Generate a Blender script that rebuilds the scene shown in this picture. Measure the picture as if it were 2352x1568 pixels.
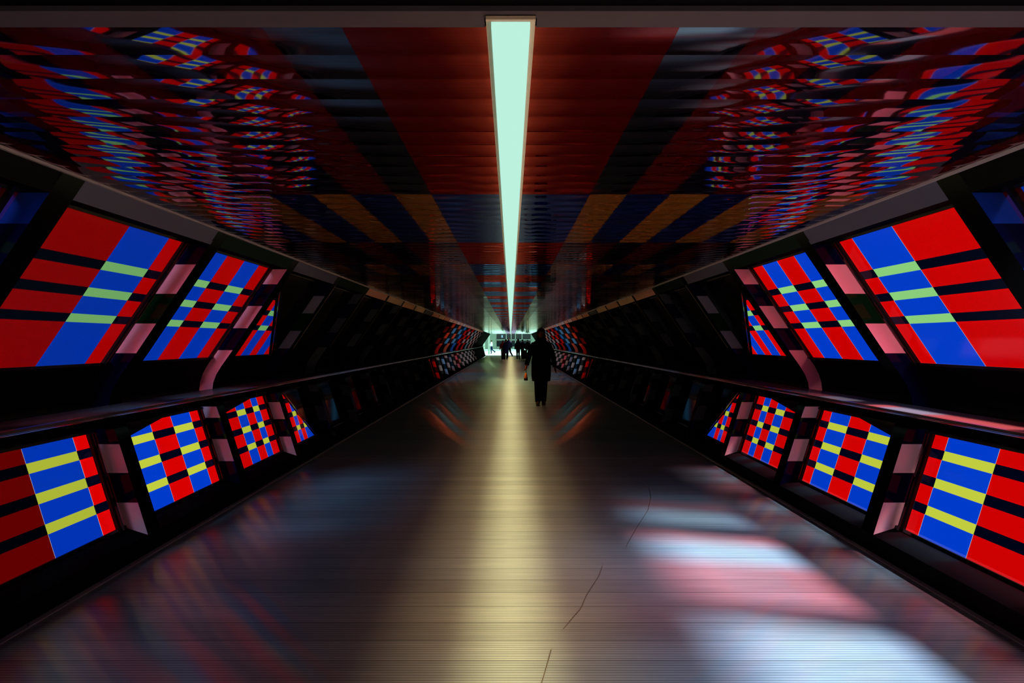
import bpy, math, random
from mathutils import Vector, Matrix, noise
random.seed(7)
C = bpy.context.scene.collection
for o in list(bpy.data.objects): bpy.data.objects.remove(o)
sc = bpy.context.scene

# ---------------------------------------------------------------- camera, world, sun, big lamps, exposure
cam_d = bpy.data.cameras.new('camera'); cam = bpy.data.objects.new('camera', cam_d); C.objects.link(cam)
cam.location = (0, 0, 1.5); cam.rotation_euler = (math.pi/2, 0, 0)
cam_d.lens = 24; cam_d.sensor_width = 36; cam_d.shift_x = 0.0013
cam_d.clip_start = 0.05; cam_d.clip_end = 500
sc.camera = cam
world = bpy.data.worlds.new('world'); sc.world = world; world.use_nodes = True
world.node_tree.nodes['Background'].inputs[0].default_value = (0.02, 0.05, 0.08, 1)
world.node_tree.nodes['Background'].inputs[1].default_value = 0.02
sun_d = bpy.data.lights.new('sun', 'SUN'); sun = bpy.data.objects.new('sun', sun_d); C.objects.link(sun)
sun_d.energy = 35.0; sun_d.color = (1.0, 0.90, 0.82); sun_d.angle = math.radians(10)
sun.rotation_euler = Vector((-0.55, 0.3, -1.0)).to_track_quat('-Z', 'Y').to_euler()
sun.location = (8, 4, 12)
sky_d = bpy.data.lights.new('side_daylight', 'SUN'); sky = bpy.data.objects.new('side_daylight', sky_d); C.objects.link(sky)
sky_d.energy = 3.4; sky_d.color = (0.38, 0.75, 1.0); sky_d.angle = math.radians(24)
sky.rotation_euler = Vector((0.44, 0.8, -1.0)).to_track_quat('-Z', 'Y').to_euler(); sky.location = (-8, 4, 12)
sky_fill = bpy.data.objects.new('side_daylight', sky_d); C.objects.link(sky_fill)  # mirrored copy of the left light, added to brighten the right rib squares
sky_fill.rotation_euler = Vector((-0.44, 0.8, -1.0)).to_track_quat('-Z', 'Y').to_euler(); sky_fill.location = (8, 4, 12)
fill_sun_d = bpy.data.lights.new('wide_fill_sun', 'SUN'); fill_sun = bpy.data.objects.new('wide_fill_sun', fill_sun_d); C.objects.link(fill_sun)  # second, wider sun, added to fill the dark band by the right wall
fill_sun_d.energy = 11; fill_sun_d.color = (1.0, 0.86, 0.86); fill_sun_d.angle = math.radians(30)
fill_sun.rotation_euler = Vector((-0.85, 0.1, -1.0)).to_track_quat('-Z', 'Y').to_euler(); fill_sun.location = (9, 4, 12)
def area(name, loc, aim, sx, sy, power, col):
    d = bpy.data.lights.new(name, 'AREA'); d.shape = 'RECTANGLE'; d.size = sx; d.size_y = sy
    d.energy = power; d.color = col
    o = bpy.data.objects.new(name, d); C.objects.link(o); o.location = loc
    o.rotation_euler = (Vector(aim)-Vector(loc)).to_track_quat('-Z', 'Y').to_euler()
    return o
area('hall_lamp', (0, 95, 5.8), (0, 95, 0), 14, 36, 9000, (0.66, 1.0, 0.86))
area('hall_lamp', (0, 132, 5.8), (0, 134, 0), 14, 26, 5600, (0.62, 1.0, 0.86))
vs = sc.view_settings
vs.view_transform = 'Standard'; vs.look = 'None'; vs.exposure = 0; vs.gamma = 1; vs.use_curve_mapping = False
sc.cycles.max_bounces = 6; sc.cycles.transparent_max_bounces = 8
sc.cycles.sample_clamp_indirect = 4.0
sc.cycles.use_denoising = True
sc.cycles.caustics_reflective = True

# ---------------------------------------------------------------- dimensions of the tube (all metres, camera at y=0)
H = 1.5
B = 1.677
def D(n): return B*(n+0.98)
RIB_T = 0.165
N_LAST = 29
Y0 = -3.4
Y_BAYS = D(N_LAST+1)
Y_END = 70.0
def rib_x(dz):   # inner line of the ribs
    pts = RIB_IN
    for (x0, z0), (x1, z1) in zip(pts, pts[1:]):
        if z0 >= dz >= z1:
            t = (dz-z0)/(z1-z0); return x0+(x1-x0)*t
    return pts[-1][0] if dz < pts[-1][1] else pts[0][0]
RIB_IN = [(2.063, .789), (2.651, -.083), (2.70, -.152), (2.757, -.232), (2.806, -.312), (2.836, -.39), (2.845, -.46),
          (2.832, -.55), (2.78, -.694), (2.567, -1.369)]
RIB_OUT = [(2.205, .789), (2.793, -.083), (2.845, -.152), (2.897, -.232), (2.938, -.312), (2.962, -.39), (2.97, -.46),
           (2.962, -.55), (2.922, -.694), (2.71, -1.369)]
def lerp_line(pts, dz):
    for (x0, z0), (x1, z1) in zip(pts, pts[1:]):
        if z0 >= dz >= z1:
            t = (dz-z0)/(z1-z0); return x0+(x1-x0)*t
    return pts[-1][0]
def up_x(dz): return 2.737-.674*dz      # plane of the upper glass
def lo_x(dz): return 3.141+.315*dz      # plane of the lower glass

# ---------------------------------------------------------------- materials
def nmat(name):
    m = bpy.data.materials.new(name); m.use_nodes = True
    nt = m.node_tree
    for n in list(nt.nodes):
        if n.type != 'OUTPUT_MATERIAL': nt.nodes.remove(n)
    return m, nt, nt.nodes['Material Output']
def pbr(name, col, rough=.5, metal=0, spec=.5, noise_amt=.12, scale=9):
    m, nt, out = nmat(name)
    b = nt.nodes.new('ShaderNodeBsdfPrincipled')
    b.inputs['Roughness'].default_value = rough; b.inputs['Metallic'].default_value = metal
    b.inputs['Specular IOR Level'].default_value = spec
    tx = nt.nodes.new('ShaderNodeTexNoise'); tx.inputs['Scale'].default_value = scale; tx.inputs['Detail'].default_value = 3
    tc = nt.nodes.new('ShaderNodeTexCoord'); nt.links.new(tc.outputs['Object'], tx.inputs['Vector'])
    mx = nt.nodes.new('ShaderNodeMix'); mx.data_type = 'RGBA'
    mx.inputs[6].default_value = tuple(c*(1-noise_amt) for c in col)+(1,)
    mx.inputs[7].default_value = tuple(min(1, c*(1+noise_amt)) for c in col)+(1,)
    nt.links.new(tx.outputs[0], mx.inputs[0]); nt.links.new(mx.outputs[2], b.inputs['Base Color'])
    nt.links.new(b.outputs[0], out.inputs[0])
    return m
def emit(name, col, strength=1.0, sheen=0):
    m, nt, out = nmat(name)
    e = nt.nodes.new('ShaderNodeEmission'); e.inputs[0].default_value = (*col, 1); e.inputs[1].default_value = strength
    nt.links.new(e.outputs[0], out.inputs[0]); return m
FILM = {  # glow of the backlit film, tint it gives to sunlight
    'red':   ((.72, .0, .0), (1, .22, .24)),
    'blue':  ((.0, .045, .62), (.58, .72, .95)),
    'green': ((.27, .66, .21), (.85, 1, .85)),
    'yellow': ((.56, .64, .05), (.95, 1, .7)),
    'dark':  ((.0, .001, .008), (.35, .38, .42)),
    'seam':  ((.45, .45, .55), (1, 1, 1)),
    'rose': ((.012, .0, .0), (1, .6, .66)),
    'white': ((.9, .95, 1), (1, 1, 1)),
    'orange': ((.9, .16, .06), (1, .5, .3)),
    'cyan': ((.08, .45, .9), (.5, .8, 1)),
}
_film = {}
def film(colour, k=1.0, tr=1.0):
    key = (colour, round(k, 2), round(tr, 2))
    if key in _film: return _film[key]
    m, nt, out = nmat('film_%s' % colour)
    e = nt.nodes.new('ShaderNodeEmission'); e.inputs[0].default_value = (*FILM[colour][0], 1); e.inputs[1].default_value = k
    t = nt.nodes.new('ShaderNodeBsdfTransparent'); t.inputs[0].default_value = (*[c*tr for c in FILM[colour][1]], 1)
    g = nt.nodes.new('ShaderNodeBsdfGlossy'); g.inputs[0].default_value = (.035, .035, .035, 1); g.inputs['Roughness'].default_value = .08
    a = nt.nodes.new('ShaderNodeAddShader'); nt.links.new(e.outputs[0], a.inputs[0]); nt.links.new(t.outputs[0], a.inputs[1])
    a2 = nt.nodes.new('ShaderNodeAddShader'); nt.links.new(a.outputs[0], a2.inputs[0]); nt.links.new(g.outputs[0], a2.inputs[1])
    nt.links.new(a2.outputs[0], out.inputs[0])
    _film[key] = m; return m

def gblack(name, col, gl, rough):
    m, nt, out = nmat(name); N, L = nt.nodes, nt.links
    d = N.new('ShaderNodeBsdfDiffuse'); d.inputs[0].default_value = (*col, 1)
    g = N.new('ShaderNodeBsdfGlossy'); g.inputs[0].default_value = (gl, gl, gl, 1); g.inputs['Roughness'].default_value = rough
    a = N.new('ShaderNodeAddShader'); L.new(d.outputs[0], a.inputs[0]); L.new(g.outputs[0], a.inputs[1]); L.new(a.outputs[0], out.inputs[0])
    return m
M_black = gblack('gloss_black', (.004, .004, .005), .06, .12)
M_blackwall = gblack('satin_black', (.002, .002, .003), .006, .3)
M_post = gblack('post_black', (.001, .001, .0015), .008, .1)
M_square = gblack('white_square', (.86, .84, .86), .05, .12)
M_square_shaded = gblack('shaded_square', (.05, .065, .08), .03, .12)  # white square, the shade of the unlit bays put into its colour
M_square_pinklit = gblack('pink_lit_square', (.95, .27, .36), .04, .12)  # white square with the pink window light put into its colour
M_square_mauvelit = gblack('mauve_lit_square', (.85, .55, .66), .04, .12)  # lower squares, window light painted in as mauve
M_square_halfshaded = gblack('half_shaded_square', (.18, .18, .25), .03, .12)  # square painted half dark for the shade where the lit bays end
SQ = {'red': gblack('red_lit_square', (.9, .06, .05), .04, .12), 'blue': gblack('sky_blue_lit_square', (.06, .35, .95), .04, .12),
      'orange': gblack('coral_lit_square', (.95, .34, .22), .04, .12), 'cyan': gblack('pale_blue_lit_square', (.35, .78, .95), .04, .12)}  # far squares, the colour of their window light painted on
M_square_bluelit = gblack('deep_blue_lit_square', (.006, .03, .26), .03, .12)  # nearest rib's squares, blue window light put into the colour
M_navy = gblack('navy_square', (.002, .002, .018), .012, .12)
M_dkgreen = gblack('green_square', (.002, .014, .004), .012, .12)
M_trimA = gblack('pale_trim', (.07, .082, .125), .0, .5)
M_trimB = gblack('green_trim', (.008, .018, .013), .0, .5)
M_cream = gblack('cream_trim', (.95, .75, .48), .0, .5)
M_tan = gblack('tan_trim', (.85, .52, .36), .0, .5)
M_highlight = gblack('edge_highlight', (.12, .10, .07), .05, .2)
M_trimfar = gblack('white_trim', (.95, .95, .85), 0, .5)
M_edge = pbr('edge_line', (.22, .22, .24), .4, 0, .3)
M_rail = gblack('rail_metal', (.055, .04, .045), .22, .12)
M_nose = pbr('rail_nosing', (.7, .7, .75), .18, 1, .5)
M_glassdark = gblack('unlit_glass', (.001, .001, .002), .03, .05)
M_alu = pbr('floor_edge_aluminium', (.42, .38, .42), .35, .6, .5)
M_screw = pbr('screw_head', (.02, .02, .02), .5)
M_beam = pbr('beam_paint', (.05, .045, .062), .6, 0, .2)
M_frame_light = pbr('lamp_frame', (.55, .45, .33), .5)
M_lens = emit('lamp_lens', (.50, .88, .73), 1.0)
M_hallwall = pbr('hall_wall', (.55, .68, .60), .5)
M_hallfloor = pbr('hall_floor', (.38, .50, .45), .35, 0, .5)
M_mullion = pbr('hall_mullion', (.6, .7, .65), .4)
M_shopglass = gblack('shop_glass', (.002, .012, .02), .01, .1)
M_sign = emit('lit_sign', (.25, .6, .75), .9)
M_poster = pbr('hall_poster', (.55, .6, .12), .6)

def floor_mat():
    m, nt, out = nmat('ribbed_deck')
    N, L = nt.nodes, nt.links
    geo = N.new('ShaderNodeNewGeometry'); sep = N.new('ShaderNodeSeparateXYZ'); L.new(geo.outputs['Position'], sep.inputs[0])
    def math_(op, a, b=None, c=None):
        n = N.new('ShaderNodeMath'); n.operation = op
        for i, v in enumerate((a, b, c)):
            if v is None: continue
            if isinstance(v, (int, float)): n.inputs[i].default_value = v
            else: L.new(v, n.inputs[i])
        return n.outputs[0]
    y = sep.outputs[1]
    # ribs every 23 mm
    s = math_('SINE', math_('MULTIPLY', y, 2*math.pi/.0233))
    rib = math_('MULTIPLY_ADD', s, .22, .78)
    # board joints every 0.218 m
    fr = math_('FRACT', math_('DIVIDE', math_('SUBTRACT', y, 3.209-.004), .218))
    j = math_('GREATER_THAN', fr, .035)
    joint = math_('MULTIPLY_ADD', j, .5, .5)
    # wear: a different tone for each board and small streaks along the boards
    bd = math_('FLOOR', math_('DIVIDE', math_('SUBTRACT', y, 3.205), .218))
    wn = N.new('ShaderNodeTexWhiteNoise'); wn.noise_dimensions = '1D'; L.new(bd, wn.inputs['W'])
    tone = math_('MULTIPLY_ADD', wn.outputs['Value'], .2, .85)
    mp = N.new('ShaderNodeMapping'); mp.inputs['Scale'].default_value = (1.4, 22, 1); L.new(geo.outputs['Position'], mp.inputs[0])
    nz = N.new('ShaderNodeTexNoise'); nz.inputs['Scale'].default_value = 1.5; nz.inputs['Detail'].default_value = 4; L.new(mp.outputs[0], nz.inputs['Vector'])
    wear = math_('MULTIPLY_ADD', nz.outputs[0], .5, .75)
    k = math_('MULTIPLY', math_('MULTIPLY', rib, joint), math_('MULTIPLY', tone, wear))
    def tint(col):
        n = N.new('ShaderNodeVectorMath'); n.operation = 'SCALE'; n.inputs[0].default_value = col; L.new(k, n.inputs['Scale']); return n.outputs[0]
    dif = N.new('ShaderNodeBsdfDiffuse'); L.new(tint((.095, .13, .16)), dif.inputs[0])
    g1 = N.new('ShaderNodeBsdfAnisotropic'); L.new(tint((.03, .02, .012)), g1.inputs['Color']); g1.inputs['Roughness'].default_value = .42
    g1.inputs['Anisotropy'].default_value = .55
    g2 = N.new('ShaderNodeBsdfAnisotropic'); L.new(tint((.40, .31, .18)), g2.inputs['Color']); g2.inputs['Roughness'].default_value = .10
    g2.inputs['Anisotropy'].default_value = .93
    cx = N.new('ShaderNodeCombineXYZ'); cx.inputs[0].default_value = 0; cx.inputs[1].default_value = 1
    for g in (g1, g2): L.new(cx.outputs[0], g.inputs['Tangent'])
    a1 = N.new('ShaderNodeAddShader'); a2 = N.new('ShaderNodeAddShader')
    L.new(dif.outputs[0], a1.inputs[0]); L.new(g1.outputs[0], a1.inputs[1])
    L.new(a1.outputs[0], a2.inputs[0]); L.new(g2.outputs[0], a2.inputs[1]); L.new(a2.outputs[0], out.inputs[0])
    return m
M_floor = floor_mat()
def ceil_mat(name, col, gl=.20, gc=(.85, .85, .85)):
    m, nt, out = nmat(name)
    N, L = nt.nodes, nt.links
    dif = N.new('ShaderNodeBsdfDiffuse'); dif.inputs[0].default_value = (*col, 1)
    g = N.new('ShaderNodeBsdfGlossy'); g.inputs['Roughness'].default_value = .035; g.inputs[0].default_value = (*gc, 1)
    mx = N.new('ShaderNodeMixShader')
    fr = N.new('ShaderNodeFresnel'); fr.inputs[0].default_value = 1.45
    ma = N.new('ShaderNodeMath'); ma.operation = 'MULTIPLY_ADD'; ma.inputs[1].default_value = 2.2 if gl < .2 else .75; ma.inputs[2].default_value = gl
    ma.use_clamp = True
    if gl < .2:
        sq = N.new('ShaderNodeMath'); sq.operation = 'POWER'; L.new(fr.outputs[0], sq.inputs[0]); sq.inputs[1].default_value = 4.0; L.new(sq.outputs[0], ma.inputs[0])
    else: L.new(fr.outputs[0], ma.inputs[0]); L.new(ma.outputs[0], mx.inputs[0])
    L.new(dif.outputs[0], mx.inputs[1]); L.new(g.outputs[0], mx.inputs[2])
    L.new(mx.outputs[0], out.inputs[0]); return m
MC_red = ceil_mat('ceiling_red', (.05, .0015, .0015)); MC_black = ceil_mat('ceiling_black', (.003, .003, .008))
MC_blue = ceil_mat('ceiling_blue', (.0015, .005, .045)); MC_orange = ceil_mat('ceiling_orange', (.15, .06, .008))
# the stripes beside the lamp are matt vinyl, the outer planks bare gloss
MI_red = ceil_mat('ceiling_red_matt', (.06, .0006, .001), 0., (1, .16, .13)); MI_black = ceil_mat('ceiling_black_matt', (.0015, .0015, .004), 0.)
MI_blue = ceil_mat('ceiling_blue_matt', (.0015, .006, .06), .0, (.3, .5, 1)); MI_orange = ceil_mat('ceiling_orange_matt', (.15, .06, .008), .03)

# ---------------------------------------------------------------- helpers
def obj(name, verts, faces, mats, fm=None, parent=None, smooth=False):
    me = bpy.data.meshes.new(name); me.from_pydata([tuple(v) for v in verts], [], faces)
    if not isinstance(mats, (list, tuple)): mats = [mats]
    for m in mats: me.materials.append(m)
    if fm:
        me.polygons.foreach_set('material_index', fm)
    if smooth: me.polygons.foreach_set('use_smooth', [True]*len(me.polygons))
    me.update()
    o = bpy.data.objects.new(name, me); C.objects.link(o)
    if parent: o.parent = parent
    return o
def tag(o, label=None, cat=None, group=None, kind=None):
    if label: o['label'] = label
    if cat: o['category'] = cat
    if group: o['group'] = group
    if kind: o['kind'] = kind
    return o
def empty(name, loc=(0, 0, 0), rz=0):
    o = bpy.data.objects.new(name, None); C.objects.link(o); o.location = loc; o.rotation_euler = (0, 0, rz); return o
class MB:
    def __init__(s): s.v = []; s.f = []; s.m = []
    def quad(s, a, b, c, d, mi=0):
        n = len(s.v); s.v += [a, b, c, d]; s.f.append((n, n+1, n+2, n+3)); s.m.append(mi)
    def box(s, x0, x1, y0, y1, z0, z1, mi=0):
        n = len(s.v)
        s.v += [(x, y, z) for z in (z0, z1) for y in (y0, y1) for x in (x0, x1)]
        for f in ((0, 2, 3, 1), (4, 5, 7, 6), (0, 1, 5, 4), (2, 6, 7, 3), (0, 4, 6, 2), (1, 3, 7, 5)):
            s.f.append(tuple(n+i for i in f)); s.m.append(mi)
    def prism(s, poly, y0, y1, mi=0, side=1):
        """closed polygon in (x, dz) pushed from y0 to y1"""
        n = len(s.v); k = len(poly)
        for y in (y0, y1):
            for x, z in poly: s.v.append((side*x, y, H+z))
        s.f.append(tuple(n+i for i in range(k))); s.m.append(mi)
        s.f.append(tuple(n+k+i for i in reversed(range(k)))); s.m.append(mi)
        for i in range(k):
            j = (i+1) % k
            s.f.append((n+i, n+k+i, n+k+j, n+j)); s.m.append(mi)
    def tube(s, pts, rad, seg=8, mi=0, cap=True):
        n0 = len(s.v); pts = [Vector(p) for p in pts]
        if not isinstance(rad, (list, tuple)): rad = [rad]*len(pts)
        up = Vector((0, 0, 1))
        for i, p in enumerate(pts):
            t = (pts[min(i+1, len(pts)-1)]-pts[max(i-1, 0)]).normalized()
            u = t.cross(Vector((0, 1, 0)) if abs(t.y) < .9 else Vector((1, 0, 0))).normalized(); w = t.cross(u)
            r = rad[i]; rx, ry = r if isinstance(r, tuple) else (r, r)
            for q in range(seg):
                a = 2*math.pi*q/seg; s.v.append(tuple(p+u*math.cos(a)*rx+w*math.sin(a)*ry))
        for i in range(len(pts)-1):
            for q in range(seg):
                a = n0+i*seg+q; b = n0+i*seg+(q+1) % seg
                s.f.append((a, b, b+seg, a+seg)); s.m.append(mi)
        if cap:
            s.f.append(tuple(n0+q for q in reversed(range(seg)))); s.m.append(mi)
            s.f.append(tuple(n0+(len(pts)-1)*seg+q for q in range(seg))); s.m.append(mi)
    def loft(s, rings, seg=18, mi=0):
        """rings of (cx, cy, cz, rx, ry), horizontal"""
        n0 = len(s.v)
        for cx, cy, cz, rx, ry in rings:
            for q in range(seg):
                a = 2*math.pi*q/seg; s.v.append((cx+math.cos(a)*rx, cy+math.sin(a)*ry, cz))
        for i in range(len(rings)-1):
            for q in range(seg):
                a = n0+i*seg+q; b = n0+i*seg+(q+1) % seg
                s.f.append((a, b, b+seg, a+seg)); s.m.append(mi)
        s.f.append(tuple(n0+q for q in reversed(range(seg)))); s.m.append(mi)
        s.f.append(tuple(n0+(len(rings)-1)*seg+q for q in range(seg))); s.m.append(mi)
    def ball(s, c, r, seg=12, mi=0):
        rx, ry, rz = r if isinstance(r, tuple) else (r, r, r)
        s.loft([(c[0], c[1], c[2]+rz*math.sin(t), max(.001, rx*math.cos(t)), max(.001, ry*math.cos(t))) for t in [(-.499+i/8*.998)*math.pi for i in range(9)]], seg, mi)
    def build(s, name, mats, parent=None, smooth=False):
        return obj(name, s.v, s.f, mats, s.m, parent, smooth)

# ---------------------------------------------------------------- floor
b = MB()
b.quad((-2.56, Y0, 0), (2.56, Y0, 0), (2.56, Y_END+4, 0), (-2.56, Y_END+4, 0))
fl = b.build('floor', M_floor); tag(fl, kind='structure')
def fp(px, py):
    d = 1568*H/(py-784.0); return Vector(((px-1173)/1568*d, d, .0008))
b = MB()
for seg in (((1468, 1098), (1490, 1118), (1495, 1142), (1488, 1172), (1462, 1212), (1438, 1254)),
            ((1383, 1300), (1376, 1322), (1346, 1368), (1334, 1398), (1312, 1422), (1292, 1446)),
            ((1266, 1490), (1262, 1505), (1254, 1534), (1244, 1568), (1238, 1600))):
    P = [fp(*p) for p in seg]
    for p, q in zip(P, P[1:]):
        w = .0028
        b.quad((p.x-w, p.y, p.z), (p.x+w, p.y, p.z), (q.x+w, q.y, q.z), (q.x-w, q.y, q.z))
b.build('scratch', M_screw, fl)
for side, nm in ((-1, 'left'), (1, 'right')):
    b = MB()
    b.prism([(2.525, -1.5), (2.565, -1.5), (2.565, -1.494), (2.525, -1.494)], Y0, Y_END, 0, side)
    o = b.build('trim_%d' % (901 if side < 0 else 902), M_alu); tag(o, kind='structure')
    b = MB()
    y = 2.0
    while y < 16:
        b.tube([(side*2.545, y, .0055), (side*2.545, y, .008)], .006, 8); y += .32
    b.build('screw', M_screw, o)

# ---------------------------------------------------------------- side walls: all that is solid between and under the glass
for side, nm in ((-1, 'left'), (1, 'right')):
    b = MB()
    # shelf of wall between the upper and the lower glass, curving down behind the rail
    mid_in = [(2.85, -.166), (2.897, -.232), (2.938, -.312), (2.962, -.39), (2.97, -.46), (2.962, -.55), (2.946, -.622)]
    mid_out = [(x+.07, z) for x, z in reversed(mid_in)]
    b.prism(mid_in+mid_out, Y0, Y_BAYS, 0, side)
    # sill, riser
    b.prism([(2.728, -1.317), (2.562, -1.369), (2.562, -1.5), (2.80, -1.5), (2.80, -1.317)], Y0, Y_BAYS, 0, side)
    # closing board above the upper glass
    b.prism([(2.066, .80), (2.13, .70), (2.262, .70), (2.33, .74), (2.33, .86), (2.066, .86)], Y0, Y_BAYS, 0, side)
    # solid lining from the last bay to the mouth of the bridge
    lin = [(2.063, .789), (2.651, -.083), (2.757, -.232), (2.836, -.39), (2.845, -.46), (2.78, -.694), (2.56, -1.5)]
    b.prism(lin+[(3.1, -1.5), (3.1, .789)], Y_BAYS, Y_END, 0, side)
    # near end behind the camera
    o = b.build('wall_%s' % nm, M_blackwall); tag(o, kind='structure')
b = MB(); b.box(-3.2, 3.2, Y0-.1, Y0, 0, 2.4); tag(b.build('wall_back', M_blackwall), kind='structure')

# ---------------------------------------------------------------- ceiling of curved glossy planks
xb = [.0, .426, .627, .86, 1.073, 1.30, 1.52, 1.735, 1.95, 2.063]
yb = [0, 3.671, 5.45, 6.98, 8.14, 9.1, 9.94]
while yb[-1] < 75: yb.append(yb[-1]+(.86 if len(yb) % 2 else 1.05))
xs = []
for a, c in zip(xb, xb[1:]):
    xs += [a, (a+c)/2]
xs.append(xb[-1])
xs = [-x for x in reversed(xs[1:])]+xs
def stripe(x):
    x = abs(x)
    for i in range(len(xb)-1):
        if x < xb[i+1]: return i % 2       # 0 centre/B, 1 A
    return 0
def block(y):
    for i in range(len(yb)-1):
        if y < yb[i+1]: return i % 2
    return 0
V, F, FM = [], [], []
PW = .173; seg = 7; y = 1.713; pi_ = 0
nx = len(xs)
ystops = []
while y < Y_END:
    y1 = min(y+PW, Y_END)
    amp = .0027*(1+.55*(random.random()-.5)); tl = random.uniform(-.0012, .0012)
    ph = random.uniform(0, 6.28)
    base = len(V)
    for s_ in range(seg+1):
        t = s_/seg
        for x in xs:
            n1 = noise.noise((x*1.3, y*.9, 3.1)); n2 = noise.noise((x*3.2, y*2.1, 9.7))
            z = -amp*(1+.5*n1)*math.sin(math.pi*t) + (tl+.0016*n2)*(t-.5) + .0011*n1*math.sin(2*math.pi*t)
            V.append((x, y+(y1-y)*t, H+.789+.0025+z))
    for s_ in range(seg):
        yc = y+(y1-y)*(s_+.5)/seg
        for i in range(nx-1):
            a = base+s_*nx+i
            F.append((a, a+nx, a+nx+1, a+1))
            st = stripe((xs[i]+xs[i+1])/2); bl = block(yc)
            FM.append({(0, 0): 0, (1, 0): 1, (0, 1): 2, (1, 1): 3}[(st, bl)] + (4 if abs(xs[i]+xs[i+1])/2 < .627 else 0))
    y = y1; pi_ += 1
o = obj('ceiling', V, F, [MC_red, MC_black, MC_blue, MC_orange, MI_red, MI_black, MI_blue, MI_orange], FM, smooth=True); tag(o, kind='structure')
b = MB(); b.box(-2.35, 2.35, Y0, 1.63, H+.80, H+.86); b.box(-2.35, 2.35, 1.63, Y_END, H+.83, H+.86)
b.build('backing', M_blackwall, o)
# pale beam across the ceiling
b = MB()
for x0, x1 in ((-2.06, -.064), (.064, 2.06)):
    b.box(x0, x1, 1.637, 1.713, H+.788, H+.80)
b.box(-.064, .064, 1.637, 1.664, H+.788, H+.80)
b.box(-2.06, 2.06, 1.627, 1.637, H+.787, H+.80)
o = b.build('trim_900', M_beam); tag(o, kind='structure')
for side in (-1, 1):       # thin bright line where ceiling and wall meet
    b = MB(); b.prism([(2.045, .789), (2.068, .789), (2.068, .779), (2.052, .779)], 1.2, Y_BAYS, 0, side)
    o = b.build('trim_%d' % (903 if side < 0 else 904), M_edge); tag(o, kind='structure')

# ---------------------------------------------------------------- the long ceiling lamp
lamp = empty('ceiling_lamp', (0, 1.66, H+.789))
tag(lamp, 'long pale green-white strip lamp running down the middle of the ceiling', 'lamp')
b = MB(); yy = Y_END-1.66-.3
for s_ in (-1, 1):
    x0, x1 = sorted((s_*.0475, s_*.0605)); b.box(x0, x1, .0, yy, -.007, .0)
b.box(-.0605, .0605, -.012, .0, -.012, .0); b.box(-.0605, .0605, -.012, yy, -.003, .0)
b.build('frame', M_frame_light, lamp)
b = MB(); b.box(-.0475, .0475, .004, yy, -.024, -.003); b.build('diffuser', M_lens, lamp)
for spread, power, col in ((17, 380, (1, .70, .26)), (38, 380, (1, .52, .19)), (62, 140, (1, .34, .16))):   # lights added under the lamp, approximating its reflected glow on the floor
    ld = bpy.data.lights.new('floor_glow_fill', 'AREA'); ld.shape = 'RECTANGLE'; ld.size = .08; ld.size_y = 66; ld.spread = math.radians(spread)
    ld.energy = power; ld.color = col
    lo = bpy.data.objects.new('floor_glow_fill', ld); C.objects.link(lo); lo.parent = lamp; lo.location = (0, 33.5, -.0245)

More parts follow.
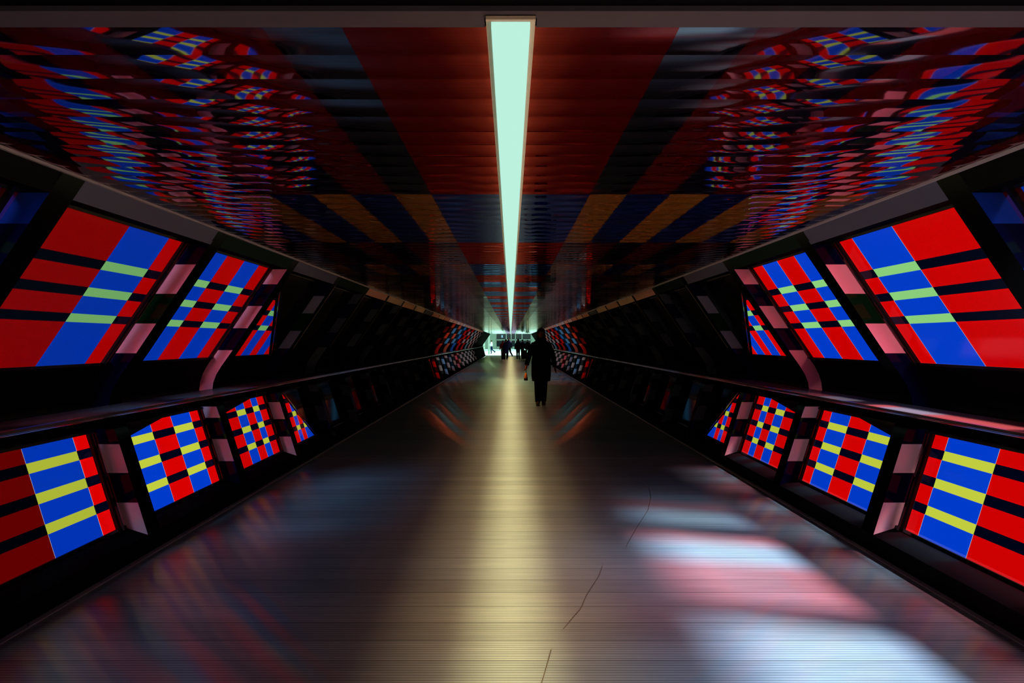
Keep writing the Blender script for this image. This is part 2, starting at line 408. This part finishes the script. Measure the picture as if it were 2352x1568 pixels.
# ---------------------------------------------------------------- ribs, windows, coloured panels, trims
LEV_UP = [(.688, .545), (.545, .338), (.338, .127), (.127, -.083), (-.083, -.50)]
LEV_LO = [(-.62, -.727), (-.727, -.93), (-.93, -1.14), (-1.14, -1.369)]
brk = sorted({z for p in LEV_UP+LEV_LO for z in p} | {z for _, z in RIB_IN} | {.789, .3, 0.0}, reverse=True)
ORD = {0: 'nearest', 1: 'second', 2: 'third', 3: 'fourth', 4: 'fifth'}
def rib(n, side):
    """rib whose face closes bay n, seen at the far end of that bay"""
    y1 = D(n+1); y0 = y1-RIB_T
    even = n % 2 == 0
    far_up = {13: 'red', 14: 'red', 15: 'cyan', 16: 'orange', 17: 'cyan', 18: 'blue', 19: 'red', 20: 'red', 22: 'red', 24: 'cyan'}.get(n)
    far_lo = {13: 'red', 17: 'orange', 18: 'orange', 20: 'orange'}.get(n)
    V, F, FM = [], [], []
    # one ring of the section per level break
    for z in brk:
        xi = lerp_line(RIB_IN, z); xo = lerp_line(RIB_OUT, z)+.03
        for y in (y0, y1):
            V.append((side*xi, y, H+z)); V.append((side*xo, y, H+z))
    def mat_at(zm):
        for i, (a, c) in enumerate(LEV_UP):
            if a > zm > c:
                if (i % 2 == 0) == even: return 1
                return 3 if i == 2 else 2
        for i, (a, c) in enumerate(LEV_LO):
            if a > zm > c:
                if (i % 2 == 0) == even: return 4
                return 2
        return 0
    for k in range(len(brk)-1):
        a = 4*k; c = a+4; zm = (brk[k]+brk[k+1])/2
        F += [(a, a+1, c+1, c), (a+2, c+2, c+3, a+3), (a, c, c+2, a+2), (a+1, a+3, c+3, c+1)]
        FM += [mat_at(zm), 0, 0, 0]
    e = 4*(len(brk)-1)
    F += [(0, 2, 3, 1), (e, e+1, e+3, e+2)]; FM += [0, 0]
    o = obj('wall_rib', V, F, [M_post, M_square_shaded if 3 < n < 13 else ({0: M_square_bluelit, 1: M_square_pinklit, 2: M_square_pinklit, 3: M_square_halfshaded}.get(n) or SQ.get(far_up, M_square)), M_post if n > 11 else M_navy, M_post if n > 11 else M_dkgreen,
                                 M_square_shaded if 3 < n < 13 else ({1: M_square_mauvelit, 2: M_square_mauvelit, 3: M_square_mauvelit}.get(n) or SQ.get(far_lo, M_square))], FM)
    if n >= 3:      # thin pale strip painting the light caught on the rib's inner edge
        bb = MB(); bb.prism([(2.134-.004, .684), (2.651-.004, -.083), (2.66, -.083), (2.142, .684)], y1-.035, y1-.022, 0, side)
        bb.build('highlight_strip', M_highlight, o)
    w = 'left' if side < 0 else 'right'
    if n == 0: lab = 'black wall rib with a blue top square at the %s edge of the picture' % w
    elif n == 1: lab = 'black wall rib with two pink squares just past the largest window on the %s' % w
    elif n == 2: lab = 'black wall rib on the %s with three pink squares above the rail, lowest one curved' % w
    elif n == 3: lab = 'black wall rib on the %s just past the diagonally cut window, dim grey squares' % w
    elif n <= 8: lab = 'dark unlit rib of the %s wall, %s after the last lit window' % (w, ('first', 'second', 'third', 'fourth', 'fifth')[n-4])
    elif n <= 12: lab = 'dark unlit rib of the %s wall, %s before the bright far squares' % (w, {12: 'last', 11: 'second', 10: 'third', 9: 'fourth'}[n])
    elif n == 13: lab = 'first wall rib with bright red squares below the rail on the far %s' % w
    elif n in (14, 19): lab = 'far %s wall rib with %s red squares, lowest one curved' % (w, 'the first three' if n == 14 else 'the second run of') if n == 14 else 'far %s wall rib with two small red squares beyond the blue column' % w
    elif n == 15: lab = 'far %s wall rib with two pale blue squares, nearest blue column' % w
    elif n == 16: lab = 'far %s wall rib with three coral orange squares between two pale blue columns' % w
    elif n == 17: lab = 'far %s wall rib with two pale blue squares just past the coral ones' % w
    elif n == 18: lab = 'far %s wall rib with three strong blue squares, lowest one curved' % w
    elif n == 20: lab = 'far %s wall rib with three small red squares, lowest one curved' % w
    elif n == 21: lab = 'far %s wall rib with small white squares between two red columns' % w
    elif n == 22: lab = 'farthest %s wall rib with small red squares' % w
    else: lab = 'tiny rib near the bright far end of the %s wall' % w
    tag(o, lab, 'wall rib', 'ribs along the %s wall' % w)
    return o

wcount = [0]; WIN = {}
def film_panel(n, side, upper, cols, bands, colours, band_col, k, clip=None, y_start=.0, y_end=1.40, label=None, seam=True, tr=1.0):
    """cols: offsets of column borders inside the bay; colours per column; bands: list of (top, bottom) heights.
       clip(y_off, dz) -> True where the film shows; used to cut cells along a straight line (list of half planes)."""
    X = up_x if upper else lo_x
    top, bot = (.705, -.166) if upper else (-.624, -1.318)
    zs = [top]+[z for bnd in bands for z in bnd]+[bot]
    b = MB(); mats = []; midx = {}
    def mi(col, kk, tt=1.0):
        m = film(col, kk, tt)
        if m.name not in midx: midx[m.name] = len(mats); mats.append(m)
        return midx[m.name]
    ys = [y_start]+list(cols)+[y_end]
    def cutpoly(poly, lines):
        for (a, c, d) in lines:      # keep a*y + c*z + d >= 0
            out = []
            for i in range(len(poly)):
                p, q = poly[i], poly[(i+1) % len(poly)]
                fp_, fq = a*p[0]+c*p[1]+d, a*q[0]+c*q[1]+d
                if fp_ >= 0: out.append(p)
                if fp_*fq < 0:
                    t = fp_/(fp_-fq); out.append((p[0]+(q[0]-p[0])*t, p[1]+(q[1]-p[1])*t))
            poly = out
            if len(poly) < 3: return []
        return poly
    lines = clip or []
    for i in range(len(ys)-1):
        col = colours[i]; kk = k[i] if isinstance(k, (list, tuple)) else k
        sub = [(ys[i], ys[i+1], False)]
        if seam and i > 0: sub = [(ys[i], ys[i]+.0035, True), (ys[i]+.0035, ys[i+1], False)]
        for (ya, yb_, is_seam) in sub:
            for r in range(len(zs)-1):
                za, zb = zs[r], zs[r+1]
                band = r % 2 == 1
                c_ = ('dark' if col == 'red' else band_col) if band else col
                if is_seam: c_ = 'seam' if not band else c_
                poly = cutpoly([(ya, za), (yb_, za), (yb_, zb), (ya, zb)], lines)
                if len(poly) < 3: continue
                nn = len(b.v)
                for (py, pz) in poly: b.v.append((side*X(pz), D(n)+py, H+pz))
                b.f.append(tuple(range(nn, nn+len(poly)))); b.m.append(mi(c_, kk, tr[i] if isinstance(tr, (list, tuple)) else tr))
    # closed back edge so that the panel has its real few millimetres of thickness
    if not b.f: return None
    o = b.build('coloured_window_panel', mats)
    w = 'left' if side < 0 else 'right'
    if label: tag(o, label, 'window panel', 'coloured panels in the windows')
    return o
UPB = [(.480, .428), (.324, .2725), (.169, .118)]
LOB = [(-.7345, -.795), (-.916, -.9776), (-1.099, -1.158)]
def line2(p, q, keep):
    """half plane through p, q (y, z) that keeps the point keep"""
    a = -(q[1]-p[1]); c = q[0]-p[0]; d = -(a*p[0]+c*p[1])
    if a*keep[0]+c*keep[1]+d < 0: a, c, d = -a, -c, -d
    return (a, c, d)
def window(n, side, upper, lit):
    """frame (and unlit glass) of one window"""
    wcount[0] += 1
    X = up_x if upper else lo_x
    top, bot = (.705, -.166) if upper else (-.624, -1.318)
    b = MB(); y0, y1 = D(n)-.0, D(n+1)-RIB_T
    g = .006
    def strip(za, zb, ya, yb_, out, mi=0):
        b.prism([(X(za)-g-out, za), (X(zb)-g-out, zb), (X(zb)+.03, zb), (X(za)+.03, za)], ya, yb_, mi, side)
    strip(top, top-.018, y0, y1, .004); strip(bot+.018, bot, y0, y1, .004)
    strip(top, bot, y0, y0+.03, .004)
    if lit and n < 13: pass
    else: strip(top, bot, D(n)+(1.40 if n < 13 else 1.11), y1, .002)
    if not upper and n in (2, 3):       # added dark corner pane, keeps sun from leaking past the clipped film
        e, zc = ((.89, -.755) if n == 2 else (1.2, -.765))
        nn = len(b.v); b.v += [(side*(X(z)+.006), D(n)+yy_, H+z) for yy_, z in ((0, top), (e, top), (0, zc))]
        b.f.append((nn, nn+1, nn+2)); b.m.append(0)
    strip(top, bot, D(n)+1.435, D(n)+1.458, .02)
    o = b.build('window_%d' % wcount[0], M_black); tag(o, kind='structure'); WIN[(n, side, upper)] = o
    b = MB()
    if lit and n < 13:      # tinted pane added before the rib to let daylight onto its squares
        b.quad(*[(side*(X(z)), y, H+z) for y, z in ((D(n)+1.40, top), (y1, top), (y1, bot), (D(n)+1.40, bot))])
        b.build('added_side_pane', film('rose', 1, .75 if side < 0 else (.10 if n < 2 else .02)), o)
        b = MB()
    if not lit:
        b.quad(*[(side*(X(z)+.01), y, H+z) for y, z in ((y0, top), (y1, top), (y1, bot), (y0, bot))])
        b.build('pane', M_glassdark, o)
    return o

for n in range(-1, N_LAST+1):
    for side in (-1, 1):
        w = 'left' if side < 0 else 'right'
        L_ = side < 0
        if n >= 0: rib(n, side)
        far = n >= 13 and n <= 27
        lit_up = n <= 3; lit_lo = n <= 4
        w_up = window(n, side, True, n <= 2 or far); w_lo = window(n, side, False, n <= 3 or far)
        # band under the ceiling
        b = MB()
        b.prism([(2.066, .785), (2.131, .688), (2.15, .70), (2.09, .80)], D(n)+.002, D(n+1)-RIB_T+.014, 0, side)
        if n <= 0: m = M_blackwall
        elif n >= 13: m = M_trimfar if n % 2 else M_cream
        elif n < 4: m = M_trimA if n % 2 else M_trimB
        else: m = (M_tan, M_cream, M_tan, M_cream, M_trimA)[n % 5] if n > 4 else M_trimB
        o = b.build('trim_%d' % ((n+2)*2+(0 if L_ else 1)), m); tag(o, kind='structure')
        # coloured panels
        kr = .36 if L_ else .85
        if n == -1:
            film_panel(n, side, True, [.7], UPB, ['red', 'blue'], 'green', .12 if L_ else .4, tr=.25 if L_ else 1, label=None)
            film_panel(n, side, False, [.7], LOB, ['red', 'blue'], 'yellow', .12 if L_ else .4, tr=.25 if L_ else 1, label=None)
        if n == 0:
            film_panel(n, side, True, [.5], UPB, ['red', 'blue'], 'green', .42 if L_ else .5, tr=.25 if L_ else 1, seam=False,
                       label='blue window panel cut off by the upper %s edge of the picture' % w)
            film_panel(n, side, False, [.7], LOB, ['red', 'blue'], 'yellow', .12 if L_ else .4, tr=.25 if L_ else 1, label=None)
        if n == 1:
            film_panel(n, side, True, [.753, 1.226], UPB, ['red', 'blue', 'red'], 'green', [.26, .55, .5] if L_ else [.78, .92, .85],
                       seam=not L_, label='largest red window panel with one blue stripe, above the rail on the %s' % w)
            film_panel(n, side, False, [.775, 1.255], LOB, ['red', 'blue', 'red'], 'yellow', [.16, .72, 1.0] if L_ else [.85, .95, .9],
                       label='largest panel below the rail on the %s, red with a blue and yellow stripe' % w)
        if n == 2:
            film_panel(n, side, True, [.484, .835, 1.17], UPB, ['blue', 'red', 'blue', 'red'], 'green', [.62, .5, .62, .5] if L_ else [.95, .8, .95, .8], tr=1 if L_ else [.35, .14, .03, .01],
                       seam=not L_, label='window panel above the %s rail with two blue stripes and two red' % w)
            film_panel(n, side, False, [.546, .893, 1.238], LOB, ['blue', 'red', 'blue', 'red'], 'yellow', .95 if L_ else .9,
                       clip=[line2((.237, -.721), (.89, -.624), (.9, -1))],
                       label='panel below the %s rail with clipped top corner, blue and yellow column beside the near rib' % w)
        if n == 3:
            film_panel(n, side, True, [.494, .732, .934, 1.166], UPB, ['red', 'blue', 'red', 'blue', 'red'], 'green', .5 if L_ else .85, tr=1 if L_ else .01,
                       clip=[line2((.34, .483), (1.36, -.166), (.2, -.1))], seam=not L_,
                       label='narrow window panel above the %s rail ending in a long diagonal edge' % w)
            film_panel(n, side, False, [.562, .795, 1.016, 1.193], LOB, ['red', 'blue', 'red', 'blue', 'red'], 'yellow', .8,
                       clip=[line2((.30, -.7275), (1.2, -.624), (.9, -1))],
                       label='small checkered panel below the %s rail with clipped corner and red first column' % w)
        if n == 4:
            film_panel(n, side, False, [.55, .69, .85], LOB, ['red', 'blue', 'red', 'blue'], 'yellow', .7,
                       clip=[line2((.44, -.717), (1.12, -1.286), (.2, -1.25))],
                       label='last small triangular panel below the rail on the %s, cut by a diagonal edge' % w)
        if far:
            seq = {13: 'red', 14: 'orange', 15: 'cyan', 16: 'orange', 17: 'cyan', 18: 'cyan', 19: 'red', 20: 'red', 21: 'white',
                   22: 'red', 23: 'white', 24: 'white', 25: 'white', 26: 'orange', 27: 'white'}[n]
            kk = {'white': .8, 'cyan': 1.8, 'red': 2.6, 'orange': 2.2}[seq]
            b1 = film_panel(n, side, True, [], [], [seq], 'white', kk if n > 13 else .1, y_start=.03, y_end=1.16, seam=False, tr=.03)
            seq2 = seq if n in (13, 15, 17, 19) else 'white'
            b2 = film_panel(n, side, False, [], [], [seq2], 'white', (.8 if seq2 == 'white' else kk), y_start=.03, y_end=1.12, seam=False, tr=.035)
            b1.name = 'lit_pane'; b1.parent = w_up; b2.name = 'lit_pane'; b2.parent = w_lo
for o in list(bpy.data.objects):       # panes beside and behind the viewer belong to their windows
    if o.name.startswith('coloured_window_panel') and 'label' not in o:
        v = o.data.vertices[0].co; up = max(q.co.z for q in o.data.vertices) > 1.5
        n = -1 if v.y < D(0)-.01 else 0
        o.name = 'lit_pane'; o.parent = WIN[(n, -1 if v.x < 0 else 1, up)]

# slanted metal edge that cuts the last lit panels
def bar_on(side, X, n, p, q, r, name, label):
    b = MB(); P = [(side*(X(z)-.03), D(n)+y, H+z) for y, z in (p, q)]
    b.tube(P, r, 6); o = b.build(name, M_rail); tag(o, label, 'bar', 'slanted bars across the windows'); return o
for side in (-1, 1):
    w = 'left' if side < 0 else 'right'
    bar_on(side, up_x, 3, (.34, .50), (1.38, -.166), .008, 'slanted_bar', 'thin slanted bar across the narrow window above the %s rail' % w)
    bar_on(side, lo_x, 4, (.36, -.65), (1.15, -1.31), .008, 'slanted_bar', 'thin slanted bar beside the last triangular panel below the %s rail' % w)

# ---------------------------------------------------------------- hand rails: a flat metal shelf along each wall
for side in (-1, 1):
    w = 'left' if side < 0 else 'right'
    root = empty('handrail', (side*2.67, 0, H-.448))
    tag(root, 'wide metal handrail shelf running along the %s wall' % w, 'handrail', 'handrails')
    b = MB()
    x0, x1 = (2.53-2.67), (2.83-2.67)
    poly = [(x0, -.004), (x0+.012, .0), (x1, .0), (x1, -.03), (x0+.012, -.034), (x0, -.03)]
    nv = [(side*x, z) for x, z in poly]; V = []; k = len(nv)
    for y in (Y0, Y_END-2):
        V += [(x, y, z) for x, z in nv]
    F = [tuple(range(k)), tuple(range(2*k-1, k-1, -1))]+[(i, k+i, k+(i+1) % k, (i+1) % k) for i in range(k)]
    obj('top', V, F, M_rail, None, root)
    b = MB(); b.tube([(side*(x0-.003), Y0, -.024), (side*(x0-.003), Y_END-2, -.024)], .0045, 6); b.build('nosing', M_nose, root)
    for n in range(0, 12):
        b = MB(); y = D(n+1)-RIB_T/2
        xa, xc = sorted((side*(x0+.05), side*x1))
        b.box(xa, xc, y-.02, y+.02, -.055, -.03); b.build('bracket', M_post, root)

# ---------------------------------------------------------------- hall at the far end
b = MB(); b.box(-14, 14, Y_END+4, 152, -.02, 0.0); tag(b.build('floor_hall', M_hallfloor), kind='structure')
b = MB(); b.box(-14, 14, Y_END, 152, 6.0, 6.2); tag(b.build('ceiling_hall', M_hallwall), kind='structure')
b = MB(); b.box(-14, 14, 150, 150.4, 0, 6); tag(b.build('wall_far', M_hallwall), kind='structure')
b = MB(); b.box(-14.2, -14, Y_END, 152, 0, 6.2); tag(b.build('wall_hall_left', M_hallwall), kind='structure')
b = MB(); b.box(14, 14.2, Y_END, 152, 0, 6.2); tag(b.build('wall_hall_right', M_hallwall), kind='structure')
b = MB()
b.box(-14, -3.1, Y_END, Y_END+.3, 0, 6.2); b.box(3.1, 14, Y_END, Y_END+.3, 0, 6.2); b.box(-3.1, 3.1, Y_END, Y_END+.3, 2.32, 6.2)
tag(b.build('wall_mouth', M_blackwall), kind='structure')
sf = empty('glass_shopfront', (0.3, 149.95, 0)); tag(sf, 'dark glass shopfront with pale frames across the bright far end', 'shopfront')
b = MB(); b.box(-3.5, 4.2, -.02, 0, .35, 3.4); b.build('glass', M_shopglass, sf)
for x in (-3.5, -1.25, -.2, .75, 2.2, 4.2):
    b = MB(); b.box(x-.09, x+.09, -.1, 0, 0, 3.6); b.build('mullion', M_mullion, sf)
b = MB(); b.box(-3.6, 4.3, -.1, 0, 1.75, 1.95); b.build('rail', M_mullion, sf)
b = MB(); b.box(-3.6, 4.3, -.1, 0, .2, .38); b.build('rail', M_mullion, sf)
b = MB(); b.box(-2.35, -2.0, -.12, -.03, 2.35, 2.9); o = b.build('sign', M_sign, sf)
b = MB(); b.box(.85, 1.25, -.12, -.03, 2.3, 3.0); o = b.build('sign', M_dkgreen, sf)
for x in (-4.7, -6.2, 6.4):
    b = MB(); b.box(x-.16, x+.16, 120-.16, 120+.16, 0, 6)
    tag(b.build('hall_column', M_hallwall), 'pale square column in the bright hall at the %s' % ('far left, nearer the glass' if x == -4.7 else ('far left, outer one' if x < 0 else 'far right')), 'column', 'hall columns')
b = MB(); b.box(-2.65, -2.45, 80, 80.2, 0, 2.4); tag(b.build('white_post', M_mullion), 'white post just past the end of the left wall', 'post')

# ---------------------------------------------------------------- people
def cloth(name, col, rough=.8): return pbr(name, col, rough, 0, .02, .25, 30)
M_skin = cloth('skin', (.35, .17, .11), .5); M_skinr = cloth('skin_dark', (.16, .05, .03), .5)
M_coatblack = cloth('black_wool', (.0015, .0015, .0025)); M_trs = cloth('black_cotton', (.0015, .0015, .003))
M_boot = cloth('tan_leather', (.045, .032, .014), .5); M_shoe = cloth('black_leather', (.008, .008, .008), .4)
M_hair = cloth('dark_hair', (.02, .006, .004), .6); M_bluecoat = cloth('blue_wool', (.004, .01, .07))
M_shirt = cloth('white_shirt', (.7, .85, .85)); M_redtop = cloth('red_top', (.8, .03, .015)); M_grey = cloth('grey_cloth', (.12, .17, .17))
M_bag = cloth('orange_bag', (.55, .16, .04)); M_case = pbr('case_black', (.003, .003, .004), .5, 0, .1)
M_eye = pbr('eye', (.5, .5, .5), .2)
def skin_mesh(name, pts, edges, rads, mat, parent, root=0):
    me = bpy.data.meshes.new(name); me.from_pydata(pts, edges, []); me.materials.append(mat)
    o = bpy.data.objects.new(name, me); C.objects.link(o); o.parent = parent
    md = o.modifiers.new('skin', 'SKIN'); md.use_smooth_shade = True
    for i, sv in enumerate(me.skin_vertices[0].data):
        r = rads[i]; sv.radius = r if isinstance(r, tuple) else (r, r); sv.use_root = (i == root)
    ss = o.modifiers.new('sub', 'SUBSURF'); ss.levels = 1; ss.render_levels = 2
    return o
def person(loc, rz, height, label, arms, legs, coat=None, trousers=M_trs, hair='short', skinm=M_skin, shoe=M_shoe, top=M_coatblack, hem=.75,
           detail=False, lean=0., group='people on the bridge', hairm=M_hair, width=1.0, backpack=None):
    """arms: ((elbow, wrist) left, right) and legs: ((knee, ankle) ...) in body metres for a 1.75 m figure facing -y"""
    root = empty('person', loc, rz); s = height/1.75; root.scale = (s, s, s)
    tag(root, label, 'person', group)
    P = [(0, 0, .95), (0, 0, 1.12), (0, -lean*.5, 1.32), (0, -lean, 1.45), (0, -lean, 1.53), (0, -lean-.015, 1.60), (0, -lean-.01, 1.67), (0, -lean, 1.725)]
    R = [(.15*width, .10), (.13*width, .095), (.16*width, .10), (.09, .07), (.05, .055), (.068, .08), (.075, .092), (.05, .065)]
    E = [(i, i+1) for i in range(7)]
    def add(p, r, par):
        P.append(tuple(p)); R.append(r); E.append((par, len(P)-1)); return len(P)-1
    hands = []
    for sd, (el, wr) in zip((-1, 1), arms):
        sh = add((sd*.17*width, -lean, 1.42), .055, 2); e = add(el, .042, sh); w_ = add(wr, .028, e)
        el_, wr_ = Vector(el), Vector(wr); d = (wr_-el_).normalized()
        palm = wr_+d*.07; pm = add(palm, (.034, .022), w_); hands.append((sd, wr_, d))
        if detail:
            side = Vector((0, 1, 0)).cross(d).normalized() if abs(d.y) < .9 else Vector((1, 0, 0))
            fw = d.cross(side).normalized()
            for q, ln in enumerate((.062, .075, .07, .055)):
                base = palm+fw*(.03-.02*q)+d*.015
                f1 = add(base+d*ln*.5, .009, pm); f2 = add(base+d*ln*.85+side*(-sd*.018), .008, f1)
            th = add(wr_+d*.03+fw*.036, .010, w_); add(wr_+d*.075+fw*.052, .009, th)
    feet = []
    for sd, (kn, an) in zip((-1, 1), legs):
        hp = add((sd*.085, 0, .88), .085, 0); k = add(kn, .055, hp); a = add(an, .036, k)
        toe = (an[0]+sd*.012, an[1]-.13, max(.03, an[2]-.05)); add(toe, (.032, .022), a); feet.append((an, toe))
    skin_mesh('body', P, E, R, skinm, root)
    # head details
    hz = 1.64; hy = -lean-.01
    b = MB(); b.ball((0, hy-.088, hz-.01), (.013, .02, .024), 8); b.build('nose', skinm, root, True)
    for sd in (-1, 1):
        b = MB(); b.ball((sd*.078, hy+.005, hz), (.012, .02, .032), 8); b.build('ear', skinm, root, True)
        b = MB(); b.ball((sd*.03, hy-.083, hz+.025), (.012, .008, .007), 8); b.build('eye', M_eye, root, True)
    if hair != 'bald':
        b = MB(); b.ball((0, hy+.018, hz+.045), (.096, .098, .085), 14)
        if hair == 'long':
            b.loft([(0, hy+.03, hz-.17, .085, .05), (0, hy+.045, hz-.08, .10, .06), (0, hy+.03, hz+.02, .10, .075), (0, hy+.02, hz+.1, .07, .06)], 14)
        b.build('hair', hairm, root, True)
    # trousers
    b = MB()
    b.loft([(0, 0, .80, .15*width, .105), (0, 0, .90, .165*width, .12), (0, 0, 1.02, .15*width, .11)], 18)
    for sd, (kn, an) in zip((-1, 1), legs):
        k_, a_ = Vector(kn), Vector(an); h_ = Vector((sd*.085, 0, .9))
        b.tube([h_, h_.lerp(k_, .5), k_, k_.lerp(a_, .5), a_+Vector((0, 0, .0))], [.10, .092, .076, .072, .064], 12)
    b.build('trousers', trousers, root, True)
    for an, toe in feet:
        b = MB(); a_ = Vector(an); t_ = Vector(toe)
        heel = a_+Vector((0, .05, -.055)); heel.z = max(.022, heel.z)
        b.tube([a_+Vector((0, 0, .10)), a_+Vector((0, 0, .02)), a_+Vector((0, -.02, -.03)), t_+Vector((0, .03, .012)), t_+Vector((0, -.02, 0))], [.052, .05, .05, .04, .022], 10)
        b.box(a_.x-.04, a_.x+.04, min(a_.y+.05, a_.y-.14), max(a_.y+.05, a_.y-.14), max(0.0, a_.z-.09), max(.025, a_.z-.06))
        b.build('boot' if shoe is M_boot else 'shoe', shoe, root, True)
    # coat or jacket with sleeves
    cm = coat or top; hw = .22*width
    b = MB()
    rings = [(0, 0, hem, hw*.86, .16), (0, 0, hem+.12, hw*.92, .16), (0, 0, 1.0, hw*.93, .145), (0, -lean*.2, 1.14, hw*.85, .135), (0, -lean*.5, 1.30, hw*.98, .145),
             (0, -lean*.8, 1.38, hw*.95, .13), (0, -lean, 1.44, hw*.74, .11), (0, -lean, 1.49, hw*.48, .09), (0, -lean, 1.55, .085, .085)]
    rings = [r for i, r in enumerate(rings) if i == 0 or r[2] > rings[0][2]+.01]
    rings.sort(key=lambda r: r[2])
    b.loft(rings, 22)
    for sd, (el, wr) in zip((-1, 1), arms):
        s_ = Vector((sd*.15*width, -lean*.9, 1.395)); e_, w_ = Vector(el), Vector(wr)
        b.tube([s_+Vector((-sd*.05, 0, .01)), s_, s_.lerp(e_, .5), e_, e_.lerp(w_, .5), w_], [.05, .068, .068, .062, .056, .052], 12)
    b.build('coat' if hem < .85 else 'jacket', cm, root, True)
    if backpack:
        b = MB(); b.ball((backpack*.12, .19, 1.2), (.15, .11, .22), 14); b.build('backpack', M_coatblack, root, True)
    return root
def pos(px, d): return ((px-1173)/1568*d, d, 0)
std_leg = (((-.09, -.02, .5), (-.09, .02, .09)), ((.09, -.02, .5), (.10, .02, .09)))
walk_leg = (((-.085, .0, .5), (-.08, .10, .10)), ((.08, -.10, .5), (.09, -.06, .09)))
hang = (((-.25, .02, 1.14), (-.27, -.04, .90)), ((.25, .02, 1.14), (.27, -.04, .90)))
# walker close by, coming towards the camera
DW = 1568*1.5/147.0
person(pos(1243, DW), 0, 1.80, 'person in a long black coat walking with an orange bag, right of the lamp glow', (((-.27, .02, 1.15), (-.33, -.05, .93)), ((.27, .03, 1.13), (.31, .0, .88))),
       (((-.082, -.06, .50), (-.075, -.03, .09)), ((.072, .03, .5), (.058, .07, .10))), coat=M_coatblack, trousers=M_trs, hair='long', skinm=M_skinr, shoe=M_boot, hem=.56, detail=True, width=1.1)
cxw = pos(1243, DW)[0]
bg = empty('handbag', (cxw-.36, DW-.09, .60)); tag(bg, 'small orange handbag with black edges hanging from the hand of the walking person', 'handbag')
b = MB(); b.loft([(0, 0, 0, .035, .10), (0, 0, .02, .045, .115), (0, 0, .14, .03, .10), (0, 0, .17, .014, .085)], 12); b.build('pouch', M_bag, bg, True)
b = MB(); b.loft([(0, 0, -.008, .042, .105), (0, 0, .02, .048, .118), (0, 0, .05, .047, .117)], 12); b.build('base', M_case, bg, True)
b = MB(); b.tube([(0, -.06, .165), (.008, -.05, .22), (.012, 0, .25), (.008, .05, .22), (0, .06, .165)], .006, 6); b.build('handle', M_case, bg, True)

p = 'people far down the bridge'
person(pos(1162, 56), 0, 1.66, 'person in a long dark blue coat with black hair, standing beside a wheeled case', (((-.24, -.06, 1.15), (-.26, -.18, 1.0)), ((.24, .02, 1.14), (.25, -.04, .9))), std_leg,
       coat=M_bluecoat, hair='long', hem=.55, width=1.25, group=p)
person(pos(1155, 58.5), 0, 1.60, 'person in a bright red top and grey trousers, left of the blue coat', hang, std_leg, top=M_redtop, trousers=M_grey, hair='short', hem=1.0, group=p)
person(pos(1168.5, 62), 0, 1.85, 'tall bald person in a blue jacket striding behind the blue coat', hang, (((-.09, -.05, .5), (-.09, 0, .09)), ((.14, .10, .52), (.30, .42, .22))), top=M_bluecoat,
       hair='bald', skinm=M_skin, hem=.80, group=p)
person(pos(1190, 57), 0, 1.70, 'dark-clothed person with a bulky shoulder bag, centre of the far group', hang, walk_leg, hair='long', hem=.85, width=1.15, group=p, backpack=-1)
person(pos(1200, 66), .15, 1.66, 'person in a dark blue jacket pulling a tall case, behind the centre pair', (((-.24, .02, 1.14), (-.26, -.04, .9)), ((.25, .1, 1.12), (.3, .2, .88))), walk_leg, top=M_bluecoat, hem=.85, group=p)
person(pos(1211.5, 74), 0, 1.66, 'broad black-coated person standing farthest right of the far group', (((-.3, .02, 1.15), (-.36, -.04, .95)), ((.3, .02, 1.15), (.38, -.04, .95))), std_leg, hem=.66, width=1.3, group=p)
person(pos(1129, 83), -1.4, 1.62, 'person in a white shirt and dark vest striding off to the far left', (((-.22, -.15, 1.15), (-.2, -.4, 1.08)), ((.24, .02, 1.14), (.25, -.2, 1.0))),
       (((-.09, -.05, .5), (-.09, 0, .09)), ((.09, .10, .52), (.10, .46, .25))), top=M_shirt, hem=1.0, trousers=M_bluecoat, group=p)
def suitcase(loc, h, w, label):
    r = empty('suitcase', loc); tag(r, label, 'suitcase', 'wheeled cases in the far group')
    b = MB(); b.box(-w/2, w/2, -.13, .13, .06, h)
    o = b.build('shell', M_case, r); md = o.modifiers.new('bev', 'BEVEL'); md.width = .035; md.segments = 3
    b = MB(); b.tube([(-w*.25, .05, h-.01), (-w*.25, .05, h+.28), (w*.25, .05, h+.28), (w*.25, .05, h-.01)], .012, 6); b.build('handle', M_case, r)
    for x in (-w*.36, w*.36):
        b = MB(); b.tube([(x-.015, 0, .04), (x+.015, 0, .04)], .04, 10); b.build('wheel', M_grey, r)
suitcase(pos(1156.5, 55), .62, .34, 'black wheeled case at the feet of the person in the blue coat')
suitcase(pos(1203.5, 56.5), .80, .42, 'tall black wheeled case to the right of the person with the shoulder bag')
